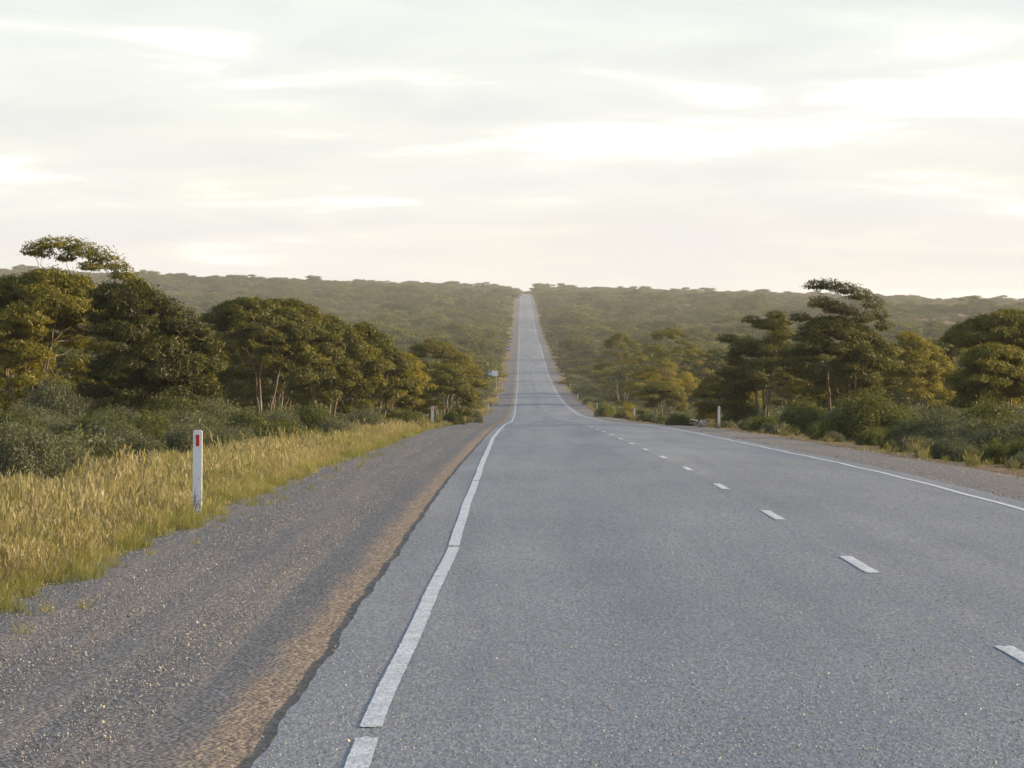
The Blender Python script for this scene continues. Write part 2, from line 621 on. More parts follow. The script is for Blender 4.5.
def tube(pts, rad, k=5):
    pts = np.asarray(pts, float)
    n = len(pts)
    t = unit(np.gradient(pts, axis=0))
    ref = np.where(np.abs(t[:, 2:3]) > .9, np.array([[1.0, 0, 0]]), np.array([[0, 0, 1.0]]))
    u = unit(np.cross(t, ref))
    w = np.cross(t, u)
    an = np.arange(k) * 2 * np.pi / k
    ring = pts[:, None, :] + np.asarray(rad, float)[:, None, None] * (np.cos(an)[None, :, None] * u[:, None, :] + np.sin(an)[None, :, None] * w[:, None, :])
    f = []
    for i in range(n - 1):
        for j in range(k):
            a, b = i * k + j, i * k + (j + 1) % k
            f.append((a, b, b + k, a + k))
    return ring.reshape(-1, 3), np.array(f)


def join(parts):
    V, F, o = [], [], 0
    for v, f in parts:
        V.append(v)
        F.append(f + o)
        o += len(v)
    return np.concatenate(V), np.concatenate(F)


def pad_points(r, c, rx, ry, rz, n):
    """points of one leafy clump: a lumpy flattened dome, fuller on top"""
    d = unit(r.normal(size=(n, 3)))
    d[:, 2] = np.where(d[:, 2] < 0, d[:, 2] * .55, d[:, 2])
    rad = r.uniform(.25, 1.0, n) ** .45
    lump = 1 + .22 * np.sin(d[:, 0] * 5 + c[0] * 7) * np.sin(d[:, 1] * 6 + c[1] * 5) + .12 * np.sin(d[:, 0] * 11 + d[:, 2] * 9 + c[2])
    stray = r.random(n) < .05
    rad = np.where(stray, rad * 1.22, rad)
    return c + d * (rad * lump)[:, None] * np.array([rx, ry, rz])


def dome_pads(r, H, a, b, n, drop=.38, skew=0.0, thick=.28, pr=(.42, .85), low=0.25):
    """clump centres for an umbrella crown H high, half widths a, b; skew moves the top sideways"""
    pads = []
    for i in range(n):
        rr = math.sqrt((i + r.random()) / n)
        th = r.uniform(0, 2 * math.pi)
        x, y = a * rr * math.cos(th), b * rr * math.sin(th)
        xs = skew * a
        qx = (x - xs) / (a - xs if x > xs else a + xs)
        q = min(1.2, math.hypot(qx, y / b))
        ztop = H * (1 - drop * q ** 1.8)
        layer = 0.0 if r.random() > low else r.uniform(.08, thick) * H
        p = r.uniform(*pr) * (1.1 - .3 * rr)
        rz = p * r.uniform(.42, .62)
        pads.append((x, y, ztop - rz * .9 - layer, p, p * r.uniform(.85, 1.15), rz))
    return pads


def build_tree(r, H, pads, nleaf, ll, lw, mat, stems=4, spread=.5, trunk_r=.058, k=5, base_spread=.22):
    P = []
    vol = np.array([p[3] * p[4] for p in pads])
    share = np.maximum(20, (nleaf * vol / vol.sum())).astype(int)
    for p, n in zip(pads, share):
        P.append(pad_points(r, np.array(p[:3]), p[3], p[4], p[5], n))
    P = np.concatenate(P)
    pcs = np.repeat(np.array([p[:3] for p in pads]), share, axis=0)
    tc = np.array([p[:3] for p in pads]).mean(0) - np.array([0, 0, .25 * H])
    outw = unit(unit((P - pcs) / np.repeat(np.array([p[3:6] for p in pads]), share, axis=0)) + .6 * unit(P - tc))
    v, f = leaves(r, P, ll, lw, outw)
    # leaf tones vary at random, each clump with a tone of its own
    tone = np.repeat(r.uniform(-.14, .14, len(pads)), share)
    rnd = np.clip(r.normal(.45, .22, len(P)) + tone, 0, 1)
    crown = mesh_from("crown", v, f, mat, rnd)
    # stems rise from one stump, lean outward, fork to the clumps
    parts = []
    pc = np.array([p[:3] for p in pads])
    cen = pc.mean(0)
    heads = []
    for s_ in range(stems):
        th = 2 * math.pi * (s_ + r.uniform(-.3, .3)) / stems
        base = np.array([math.cos(th) * base_spread * r.uniform(.4, 1), math.sin(th) * base_spread * r.uniform(.4, 1), -.25])
        # head of the stem aims at the clumps on its side
        dirs = unit(pc[:, :2] - cen[:2] + 1e-6)
        near = pc[(dirs @ np.array([math.cos(th), math.sin(th)])) > .3]
        tgt = near.mean(0) if len(near) else cen
        head = base * (1 - spread) + tgt * spread
        head[2] = H * r.uniform(.42, .56)
        mid = (base + head) / 2 + np.array([*r.normal(0, .12, 2), 0]) + np.array([math.cos(th), math.sin(th), 0]) * .12
        rad0 = trunk_r * r.uniform(.7, 1.15)
        ts = np.linspace(0, 1, 6)[:, None]
        pts = (1 - ts) ** 2 * base + 2 * ts * (1 - ts) * mid + ts ** 2 * head
        pts[1:-1] += r.normal(0, .03, (4, 3))
        parts.append(tube(pts, np.linspace(rad0, rad0 * .55, 6), k))
        heads.append((head, rad0 * .55))
    nodes = [(h[0], h[1] * .75, 0.0) for h in heads]
    for c in pc[np.argsort(np.linalg.norm(pc - np.mean([h[0] for h in heads], 0), axis=1))]:
        cost = [np.linalg.norm(c - q[0]) * (1.0 + (.6 if q[0][2] > c[2] else 0)) + .55 * q[2] for q in nodes]
        j = int(np.argmin(cost))
        h, rad, ln = nodes[j]
        rad = max(.012, rad * .8)
        mid = (h + c) / 2 + np.array([*r.normal(0, .14, 2), r.uniform(-.2, .02)])
        ts = np.linspace(0, 1, 5)[:, None]
        pts = (1 - ts) ** 2 * h + 2 * ts * (1 - ts) * mid + ts ** 2 * c
        pts[1:-1] += r.normal(0, .03, (3, 3))
        parts.append(tube(pts, np.linspace(rad, max(.009, rad * .65), 5), max(3, k - 1)))
        nodes.append((c, rad * .65, ln + np.linalg.norm(c - h)))
    v, f = join(parts)
    trunk = mesh_from("trunk", v, f, MAT["bark"], smooth=True)
    return trunk, crown


def build_shrub(r, w, h, nleaf, ll, lw, mat, lumps=9, ragged=.15):
    P, tone = [], []
    for i in range(lumps):
        rr = math.sqrt((i + .3) / lumps) * .62
        th = i * 2.4 + r.uniform(-.4, .4)
        lw_ = r.uniform(.34, .5) * w * (1.05 - .35 * rr)
        c = np.array([math.cos(th) * rr * w, math.sin(th) * rr * w, 0])
        hh = h * (1 - .45 * (rr / .62) ** 2) * r.uniform(.8, 1.05)
        n = int(nleaf / lumps)
        d = unit(r.normal(size=(n, 3)))
        d[:, 2] = np.abs(d[:, 2])
        rad = r.uniform(.35, 1.0, n) ** .4 * (1 + ragged * r.normal(size=n).clip(-1, 1.6) * .6)
        P.append(c + d * rad[:, None] * np.array([lw_, lw_, hh]))
        tone.append(np.full(n, r.uniform(-.15, .15)))
    P = np.concatenate(P)
    P[:, 2] = np.maximum(P[:, 2], .01)
    v, f = leaves(r, P, ll, lw, unit(P / np.array([w, w, h]) + np.array([0, 0, .05])), .8)
    rnd = np.clip(r.normal(.45, .22, len(P)) + np.concatenate(tone), 0, 1)
    fol = mesh_from("foliage", v, f, mat, rnd)
    parts = []
    for i in range(10):
        th = r.uniform(0, 6.28)
        e = np.array([math.cos(th) * w * r.uniform(.2, .6), math.sin(th) * w * r.uniform(.2, .6), h * r.uniform(.3, .62)])
        m_ = e * .5 + np.array([0, 0, -.1 * h])
        ts = np.linspace(0, 1, 4)[:, None]
        parts.append(tube(2 * ts * (1 - ts) * m_ + ts ** 2 * e, np.linspace(.018, .005, 4), 4))
    v, f = join(parts)
    return mesh_from("stem", v, f, MAT["twig"], smooth=True), fol


def place_plant(name, meshes, names, loc, rotz, scale, label, cat, group=None):
    root = bpy.data.objects.new(name, None)
    root.empty_display_size = .3
    COL.objects.link(root)
    root.location = loc
    root.rotation_euler = (0, 0, rotz)
    root.scale = scale
    for me, nm in zip(meshes, names):
        o = bpy.data.objects.new(nm, me)
        COL.objects.link(o)
        o.parent = root
    return tag(root, label, cat, group)


# ------------------------------------------------------------------ scatter for what nobody could count
def scatter(name, protos, pts, rot, scl, idx, label, cat):
    lib = bpy.data.collections.new(name + "_kinds")
    for i, me in enumerate(protos):
        o = bpy.data.objects.new("%s_kind_%02d" % (name, i), me)
        lib.objects.link(o)
    me = bpy.data.meshes.new(name)
    n = len(pts)
    me.vertices.add(n)
    me.vertices.foreach_set("co", np.asarray(pts, np.float32).ravel())
    for nm, tp, key, val in (("rot", "FLOAT_VECTOR", "vector", rot), ("scl", "FLOAT_VECTOR", "vector", scl), ("pick", "INT", "value", idx)):
        a = me.attributes.new(nm, tp, "POINT")
        a.data.foreach_set(key, np.asarray(val, np.int32 if tp == "INT" else np.float32).ravel())
    me.update()
    o = obj(name, me)
    ng = bpy.data.node_groups.new(name + "_scatter", "GeometryNodeTree")
    ng.interface.new_socket("Geometry", in_out="INPUT", socket_type="NodeSocketGeometry")
    ng.interface.new_socket("Geometry", in_out="OUTPUT", socket_type="NodeSocketGeometry")
    gi, go = N(ng, "NodeGroupInput"), N(ng, "NodeGroupOutput")
    ci = N(ng, "GeometryNodeCollectionInfo")
    ci.inputs["Collection"].default_value = lib
    ci.inputs["Separate Children"].default_value = True
    ci.inputs["Reset Children"].default_value = True
    ip = N(ng, "GeometryNodeInstanceOnPoints")
    ip.inputs["Pick Instance"].default_value = True

    def attr(nm, tp):
        a = N(ng, "GeometryNodeInputNamedAttribute", data_type=tp)
        a.inputs["Name"].default_value = nm
        return a.outputs["Attribute"]
    e2r = N(ng, "FunctionNodeEulerToRotation")
    L(ng, attr("rot", "FLOAT_VECTOR"), e2r.inputs[0])
    L(ng, gi.outputs[0], ip.inputs["Points"])
    L(ng, ci.outputs[0], ip.inputs["Instance"])
    L(ng, attr("pick", "INT"), ip.inputs["Instance Index"])
    L(ng, e2r.outputs[0], ip.inputs["Rotation"])
    L(ng, attr("scl", "FLOAT_VECTOR"), ip.inputs["Scale"])
    L(ng, ip.outputs[0], go.inputs[0])
    md = o.modifiers.new("scatter", "NODES")
    md.node_group = ng
    tag(o, label, cat, kind="stuff")
    return o


# ------------------------------------------------------------------ roadside trees one can pick out
TREE_LL, TREE_LW = .16, .040


def hero_tree(seed, D, xl, xr, ytop, label, skew=0., drop=.4, n=42, extra=(), nleaf=21000, low=.28, depth=.85, thick=.3, pr=(.42, .78), stems=5):
    r = np.random.default_rng(seed)
    xm = (xl + xr) / 2
    X = px(xm, D)
    a = (xr - xl) / 2 * D / FPX
    H = height_to(ytop, X, D)
    zb = float(land(X, D)) - .02
    k = min(1.0, a / 2.2)
    pads = dome_pads(r, H, a - .35 * k, (a - .3 * k) * depth, int(n * 2.1), drop, skew, thick, (pr[0] * k, pr[1] * k), low)
    for (ex, ey, ew, eh) in extra:          # clumps standing out of the dome
        pads.append(((ex - xm) * D / FPX, r.uniform(-.5, .5), CAMZ + (VY - ey) * D / FPX - zb, ew * D / FPX, ew * D / FPX * .9, eh * D / FPX))
    tr, cr = build_tree(r, H, pads, int(nleaf * 3.2), TREE_LL, TREE_LW, MAT["leaf"], stems)
    return place_plant("mallee_tree", (tr, cr), ("trunk", "crown"), (X, D, zb), 0, (1, 1, 1), label, "tree", "mallee trees lining the road")


HERO = [
    # seed D xl xr ytop
    (1, 150, -75, 132, 266, "tallest mallee tree at left, with a loose tuft of crown rising above the rest", dict(
        skew=.3, drop=.34, n=64, nleaf=33000, low=.45, thick=.5, extra=[(32, 250, 13, 10), (44, 253, 12, 9), (52, 244, 15, 8), (70, 246, 16, 10), (84, 252, 15, 11), (66, 258, 12, 6), (100, 257, 15, 11), (112, 264, 13, 11), (122, 274, 14, 11), (92, 267, 14, 7), (135, 285, 14, 11)])),
    (2, 144, 75, 229, 281, "broad golden-green mallee tree at left whose crown slopes down to the right", dict(
        skew=-.62, drop=.58, n=60, nleaf=32000, low=.45, thick=.5, extra=[(138, 290, 15, 11), (154, 299, 15, 12), (170, 308, 15, 12), (186, 319, 15, 12), (200, 332, 14, 12), (212, 347, 13, 12), (218, 362, 12, 11)])),
    (3, 158, -110, 12, 247, "mallee tree cut by the left frame edge, its top twig alone against the sky", dict(skew=.5, drop=.5, n=36)),
    (4, 188, 182, 345, 297, "dark flat-topped mallee tree with bare stems showing, second tree group from left", dict(
        skew=-.25, drop=.30, n=46, nleaf=23000, low=.3, thick=.35, pr=(.4, .7), stems=3)),
    (5, 196, 252, 398, 297, "mallee tree with a long crown stepping down to the right, behind a dark shrub", dict(
        skew=-.75, drop=.55, n=50, nleaf=24000, low=.3)),
    (6, 205, 330, 421, 322, "rounded mallee tree with golden lit leaves, low end of the left tree group", dict(
        skew=-.4, drop=.55, n=36, nleaf=18000, low=.45, thick=.45)),
    (7, 214, 372, 438, 352, "small bright mallee tree beside the second left guide post", dict(skew=-.1, drop=.5, n=26, nleaf=12000, low=.5, thick=.5)),
    (8, 262, 418, 479, 361, "domed mallee tree just past the second left guide post, nearest the gravel", dict(skew=-.35, drop=.55, n=26, nleaf=11000, low=.35)),
    (9, 305, 392, 492, 338, "wide domed mallee tree behind the small trees by the left verge", dict(skew=-.3, drop=.5, n=36, nleaf=13000)),
    (10, 192, 772, 905, 314, "tall mallee tree right of the road with an arched tuft above its crown", dict(
        skew=-.1, drop=.42, n=50, nleaf=24000, low=.4, thick=.45, extra=[(815, 286, 12, 7), (829, 286, 14, 7), (845, 290, 15, 8), (860, 295, 14, 9), (872, 304, 12, 9), (880, 315, 11, 10), (884, 326, 10, 9), (850, 312, 12, 8), (864, 318, 12, 8),
                                                                    (822, 303, 14, 9), (836, 309, 15, 8), (800, 318, 12, 6)])),
    (11, 214, 712, 815, 315, "layered mallee tree with an orange-lit trunk right of the road", dict(
        skew=.35, drop=.5, n=36, nleaf=17000, low=.4, thick=.42, extra=[(752, 320, 10, 5), (776, 315, 11, 5), (728, 339, 12, 6)])),
    (12, 183, 938, 1075, 309, "flat umbrella-topped mallee tree at the right frame edge", dict(
        skew=0, drop=.25, n=40, nleaf=19000, low=.15, thick=.25, pr=(.4, .7))),
    (13, 166, 948, 1052, 342, "low dark domed mallee tree below the umbrella-topped one at right", dict(skew=-.25, drop=.45, n=40, nleaf=19000, low=.4, thick=.4)),
    (14, 240, 868, 962, 330, "olive mallee tree between the arched tree and the right umbrella tree", dict(skew=-.4, drop=.5, n=34, nleaf=15000, low=.4, thick=.4)),
    (15, 332, 635, 688, 380, "small round mallee tree standing alone right of the road", dict(skew=0, drop=.4, n=24, nleaf=9000, low=.4, thick=.35, stems=4)),
    (16, 372, 612, 708, 361, "wide low dark mallee thicket behind the lone round tree", dict(skew=.2, drop=.5, n=34, nleaf=12000, low=.4, thick=.4)),
    (17, 470, 634, 712, 326, "broad pale-stemmed mallee tree behind the low dark thicket", dict(skew=-.2, drop=.4, n=34, nleaf=10000, low=.15)),
    (18, 500, 592, 652, 332, "domed mallee tree left of the pale-stemmed one, right of the road", dict(skew=-.1, drop=.45, n=28, nleaf=8000, low=.2)),
    (19, 215, 812, 892, 352, "dense low mallee tree filling in below the arched tree", dict(skew=.1, drop=.4, n=30, nleaf=12000, low=.5, thick=.5)),
    (20, 222, 690, 765, 368, "low dark mallee tree left of the orange-lit trunk", dict(skew=.2, drop=.4, n=28, nleaf=11000, low=.5, thick=.5)),
    (21, 168, -40, 60, 300, "dark inner mallee tree under the tallest crown at left", dict(skew=0, drop=.3, n=30, nleaf=12000, low=.5, thick=.5)),
    (22, 172, 120, 215, 330, "dark inner mallee tree under the sloping crown at left", dict(skew=-.2, drop=.35, n=26, nleaf=10000, low=.5, thick=.5)),
    (24, 206, 196, 282, 322, "mallee tree filling the gap between the two left tree groups", dict(skew=-.2, drop=.4, n=30, nleaf=13000, low=.5, thick=.5)),
    (25, 200, 285, 372, 345, "low mallee tree under the long stepping crown at left", dict(skew=-.2, drop=.4, n=28, nleaf=12000, low=.5, thick=.5)),
    (23, 226, 230, 330, 345, "shaded mallee tree seen between the bare stems at left", dict(skew=0, drop=.3, n=26, nleaf=10000, low=.5, thick=.5)),
]
for h in HERO:
    hero_tree(h[0], h[1], h[2], h[3], h[4], h[5], **h[6])
hero_xd = [(px((h[2] + h[3]) / 2, h[1]), h[1], (h[3] - h[2]) / 2 * h[1] / FPX) for h in HERO]

# ------------------------------------------------------------------ the woodland
mid_protos, far_protos = [], []
for k in range(6):
    r = np.random.default_rng(100 + k)
    H, a = r.uniform(3.6, 4.8), r.uniform(2.2, 3.0)
    pads = dome_pads(r, H, a, a * .9, 30, r.uniform(.35, .5), r.uniform(-.5, -.05), .35, (.5, .9), .3)
    mid_protos.append((build_tree(r, H, pads, 11000, .2, .07, MAT["leaf_far"], 4, k=4), H, a))
for k in range(7):
    r = np.random.default_rng(140 + k)
    H, a = r.uniform(3.4, 4.6), r.uniform(2.3, 3.2)
    pads = dome_pads(r, H, a, a * .9, 15, r.uniform(.35, .5), r.uniform(-.5, .1), .4, (.8, 1.25), .3)
    (tr, cr) = build_tree(r, H, pads, 3400, .32, .13, MAT["leaf_far"], 3, k=3)
    # one mesh of trunk and crown for the far wood
    nv, nt = len(cr.vertices), len(tr.vertices)
    far_protos.append((cr, H, a))


def clear_of_heroes(X, Y):
    for hx, hy, ha in hero_xd:
        if abs(Y - hy) < ha + 2.5 and abs(X - hx) < ha + 1.2:
            return False
    return True


def edge_left(Y):
    return np.minimum(-7.2, -(7.5 + 2.2 * np.sin(Y * .021 + .6) + 1.6 * np.sin(Y * .057)) - 2.4 * sstep(230, 330, Y) * (1 - .5 * sstep(900, 1500, Y)) - 1.5 * np.exp(-((Y - 690) / 110) ** 2))


def edge_right(Y):
    e = 15.5 + 4.0 * np.sin(Y * .013 + 2.2) + 2.0 * np.sin(Y * .041) - 2.0 * sstep(900, 2200, Y) + 5.0 * (1 - sstep(800, 1500, Y))
    return np.maximum(e, 13.0)


def in_wood(X, Y):
    return (X < edge_left(Y)) | (X > edge_right(Y)) | (Y > 4100)


def jitter_field(r, y0, y1, step, wid, margin):
    out = []
    y = y0
    while y < y1:
        half = wid * y + margin
        xs = np.arange(-half, half, step) + r.uniform(-step * .45, step * .45, int(math.ceil(2 * half / step - 1e-9)))
        ys = y + r.uniform(-step * .5, step * .5, len(xs))
        out.append(np.stack([xs, ys], 1))
        y += step
    return np.concatenate(out)


r = np.random.default_rng(5)
F = [jitter_field(r, 232, 520, 5.2, .135, 12), jitter_field(r, 520, 1000, 6.6, .135, 12), jitter_field(r, 1000, 2000, 7.6, .13, 12), jitter_field(r, 2000, 4260, 9.5, .128, 15)]
F = np.concatenate(F)
F = F[in_wood(F[:, 0], F[:, 1])]
# clearings and thin patches
thin = np.sin(F[:, 0] * .05 + F[:, 1] * .017) * np.sin(F[:, 1] * .029 - F[:, 0] * .031 + 1.3)
thin2 = np.sin(F[:, 0] * .21 + 1.1 * np.sin(F[:, 1] * .013)) * np.sin(F[:, 1] * .046 + F[:, 0] * .05)
F = F[((thin > -.25) & (thin2 > -.5)) | (r.random(len(F)) < .15)]
# right of the road the near clearing stays open scrub
open_r = (F[:, 0] > 0) & (F[:, 1] < 640) & (F[:, 0] < 16 + .035 * F[:, 1]) & (r.random(len(F)) < .5)
F = F[~open_r]
keep = np.array([True if y > 560 else clear_of_heroes(x, y) for x, y in F])
F = F[keep]
F = F[np.argsort(F[:, 1])]
inview = np.abs(F[:, 0] / F[:, 1] + .002) < .119
near_idx = np.where(inview)[0][:255]
is_obj = np.zeros(len(F), bool)
is_obj[near_idx] = True
for X, Y in F[is_obj]:
    (tr, cr), H, a = mid_protos[r.integers(len(mid_protos))]
    sc = r.uniform(.6, 1.15)
    side = "left" if X < 0 else "right"
    place_plant("mallee_tree", (tr, cr), ("trunk", "crown"), (X, Y, float(land(X, Y)) - .03), r.uniform(-.5, .5),
                (sc * r.uniform(1.05, 1.45) * (1.0 if Y < 330 else 1.2), sc * (1.0 if Y < 330 else 1.25), sc * r.uniform(.85, 1.1)),
                "one of the look-alike olive mallee trees crowding the %s slope behind the roadside trees" % side, "tree",
                "olive mallee trees crowding the %s slope" % side)
W = F[~is_obj]
W = np.concatenate([W, np.array([(r.uniform(14, 18), y + r.uniform(-15, 15)) for y in (560, 735, 860, 980, 1120, 1290, 1450)])])  # extra trees added on the right to cast shadow bands over the far road
# trees off to the right of the frame keep the low sun off the scrub and part of the road
offr = []
for i in range(52):
    Y = r.uniform(57, 235)
    X = .128 * Y + r.uniform(4, 40) + (16 if Y < 120 else 12)
    offr.append((X, Y))
for i in range(40):
    Y = r.uniform(30, 230)
    offr.append((-.13 * Y - 8 - r.uniform(0, 30), Y))
W = np.concatenate([W, np.array(offr)])
n = len(W)
sc = r.uniform(.5, 1.2, n) * np.where(W[:, 1] > 2000, 1.25, 1.0) * np.where(r.random(n) < .09, 1.5, 1.0)
wide = np.where(W[:, 1] > 480, 1.5, 1.0)
scatter("mallee_woodland", [p[0] for p in far_protos], np.stack([W[:, 0], W[:, 1], land(W[:, 0], W[:, 1]) - .05], 1),
        np.stack([np.zeros(n), np.zeros(n), r.uniform(-.7, .7, n)], 1), np.stack([sc * wide * r.uniform(.9, 1.3, n), sc * wide, sc * r.uniform(.85, 1.15, n)], 1),
        r.integers(0, len(far_protos), n), "hazy mallee woodland covering the far slopes to the horizon", "woodland")

# ------------------------------------------------------------------ shrubs
salt, bush, lime, salt_far = [], [], [], []
for k in range(4):
    r = np.random.default_rng(200 + k)
    salt.append(build_shrub(r, 1.0, .95, 14000, .07, .02, MAT["salt"], 11 + k))
    bush.append(build_shrub(np.random.default_rng(220 + k), 1.0, .95, 14000, .075, .024, MAT["bush"], 9 + k))
lime.append(build_shrub(np.random.default_rng(240), 1.0, .95, 10000, .08, .03, MAT["lime"], 9))
for k in range(3):
    salt_far.append(build_shrub(np.random.default_rng(250 + k), 1.0, .9, 1400, .17, .06, MAT["salt"], 7)[1])
    salt_far.append(build_shrub(np.random.default_rng(260 + k), 1.0, .9, 1400, .17, .06, MAT["bush"], 7)[1])

KIND = dict(salt=salt, bush=bush, lime=lime)
rs = np.random.default_rng(77)


def hero_shrub(kind, D, x, ytop, wpx, label, dep=1.0, group="roadside shrubs"):
    X = px(x, D)
    h = height_to(ytop, X, D)
    w = wpx * D / FPX / 2 / .95
    ms = KIND[kind][rs.integers(len(KIND[kind]))]
    return place_plant("saltbush" if kind == "salt" else "shrub", ms, ("stem", "foliage"), (X, D, float(land(X, D)) - .04), rs.uniform(0, 6.28),
                       (w, w * dep, h / .98), label, "shrub", group)


SHR = [
    ("salt", 128, 52, 363, 84, "tall rounded grey saltbush in front of the tallest left tree"),
    ("salt", 66, 14, 408, 125, "big grey-green saltbush cut by the left frame edge above the grass"),
    ("bush", 139, 168, 386, 84, "green shrub hiding the stems under the sloping left crown"),
    ("salt", 84, 135, 421, 92, "grey saltbush in the grass just left of the red-marked guide post"),
    ("salt", 92, 226, 417, 74, "grey saltbush just right of the red-marked guide post"),
    ("bush", 106, 282, 413, 62, "green shrub at the back of the golden grass, left of the darkest one"),
    ("salt", 124, 335, 409, 54, "small grey saltbush at the back of the golden grass"),
    ("salt", 72, 62, 428, 95, "low saltbush among the grass beside the big left one"),
    ("bush", 102, 100, 408, 110, "low dark shrub mound left of the red-marked guide post"),
    ("salt", 116, 190, 400, 90, "grey-green saltbush mound beyond the red-marked guide post"),
    ("bush", 122, 250, 403, 80, "dark green shrub right of the red-marked guide post"),
    ("bush", 140, 312, 396, 62, "darkest round shrub below the second left tree group"),
    ("salt", 135, 282, 402, 60, "pale saltbush left of the darkest round shrub"),
    ("salt", 158, 365, 402, 60, "low saltbush at the end of the tall golden grass"),
    ("bush", 150, 130, 385, 90, "shrub row in front of the sloping left crown"),
    ("salt", 152, 215, 388, 80, "grey shrub under the gap between the two left tree groups"),
    ("bush", 165, 20, 382, 90, "dark shrub under the tallest left tree, at frame edge"),
    ("bush", 236, 452, 408, 30, "small dark shrub right of the second left guide post"),
    ("bush", 175, 405, 404, 50, "green shrub under the small bright tree at left"),
    ("salt", 300, 470, 402, 34, "grey low shrub beside the third left guide post"),
    ("bush", 136, 868, 385, 120, "largest green shrub mound right of the road"),
    ("salt", 116, 945, 402, 125, "wide blue-grey saltbush right of the largest mound"),
    ("salt", 101, 1012, 410, 125, "blue-grey saltbush at the right frame edge"),
    ("bush", 120, 908, 414, 66, "dark shaded shrub in front of the largest right mound"),
    ("bush", 168, 806, 392, 66, "dark round shrub left of the largest right mound"),
    ("lime", 172, 766, 411, 40, "bright yellow-green shrub right of the near right guide post"),
    ("bush", 215, 742, 398, 54, "dark shrub behind the near right guide post"),
    ("bush", 215, 680, 411, 36, "small dark green shrub left of the near right guide post"),
    ("salt", 225, 712, 404, 44, "pale greyish saltbush just left of the near right guide post"),
    ("lime", 420, 606, 399, 26, "low lime-green shrub by the right verge beyond the guide posts"),
    ("bush", 290, 720, 383, 50, "low dark shrub behind the near right guide post, under the trees"),
    ("salt", 165, 850, 398, 80, "grey saltbush under the arched tree at right"),
    ("salt", 96, 950, 430, 84, "low grey saltbush at the gravel edge on the right"),
    ("bush", 130, 990, 392, 90, "dark shrub under the low domed tree at right"),
]
for s_ in SHR:
    hero_shrub(*s_)
shrub_xd = [(px(s_[2], s_[1]), s_[1], s_[4] * s_[1] / FPX / 2) for s_ in SHR]

# the rest of the scrub: near ones as plants of their own, the far scrub as one cover
r = np.random.default_rng(31)
S = jitter_field(r, 46, 330, 1.6, .13, 8)
S = S[((S[:, 0] < SH_L - 2.6) | (S[:, 0] > SH_R + .9)) & (r.random(len(S)) < .8)]
# the grass verge on the left stays open near the camera
S = S[~((S[:, 0] < 0) & (S[:, 1] < 110) & (S[:, 0] > -7.2 - .012 * (110 - S[:, 1])))]
S = S[~((S[:, 0] < 0) & (S[:, 1] < 78) & (S[:, 0] > -6.9))]
S = S[~((S[:, 0] > edge_right(S[:, 1]) + 10) | (S[:, 0] < edge_left(S[:, 1]) - 12)) | (S[:, 1] < 190)]
S = S[~((np.abs(VX + FPX * S[:, 0] / S[:, 1] - 719) < 26) & (S[:, 1] < 200))]   # the near right guide post stands clear
S = S[np.argsort(S[:, 1])]
vis = np.abs(S[:, 0] / S[:, 1] + .002) < .12
no = 0
rest = []
for (X, Y), vv in zip(S, vis):
    z = float(land(X, Y)) - .04
    big = r.uniform(.45, 1.0)
    out = max(SH_L - X, X - SH_R)
    big *= min(1.0, .45 + .11 * out)
    hgt = big * r.uniform(.8, 1.15)
    if vv and no < 260 and r.random() < .8:
        kind = "salt" if r.random() < .6 else "bush"
        side = "left" if X < 0 else "right"
        ms = KIND[kind][r.integers(4)]
        place_plant("saltbush" if kind == "salt" else "shrub", ms, ("stem", "foliage"), (X, Y, z), r.uniform(0, 6.28), (big, big, hgt),
                    ("one of the look-alike small grey saltbushes in the low scrub %s of the road" if kind == "salt"
                     else "one of the look-alike small dark green shrubs in the low scrub %s of the road") % side, "shrub",
                    ("grey saltbushes" if kind == "salt" else "dark green shrubs") + " in the %s scrub" % side)
        no += 1
    else:
        rest.append((X, Y, z, big, hgt))
rest = np.array(rest)
far = np.concatenate([jitter_field(r, 330, 1600, 2.6, .02, 26), jitter_field(r, 1600, 3700, 4.5, 0.0, 26)])
far = far[((far[:, 0] < SH_L - 1.3) & (far[:, 0] > edge_left(far[:, 1]) - 6)) | ((far[:, 0] > SH_R + 1.0) & (far[:, 0] < edge_right(far[:, 1]) + 8 + .03 * np.minimum(far[:, 1], 1000)))]
fs = r.uniform(.5, 1.25, len(far))
A = np.concatenate([rest, np.stack([far[:, 0], far[:, 1], land(far[:, 0], far[:, 1]) - .04, fs, fs * r.uniform(.6, 1.0, len(far))], 1)])
n = len(A)
scatter("saltbush_scrub", salt_far, A[:, :3], np.stack([np.zeros(n), np.zeros(n), r.uniform(0, 6.28, n)], 1),
        np.stack([A[:, 3], A[:, 3], A[:, 4]], 1), r.integers(0, len(salt_far), n), "low grey-green scrub covering the open verges", "scrub")

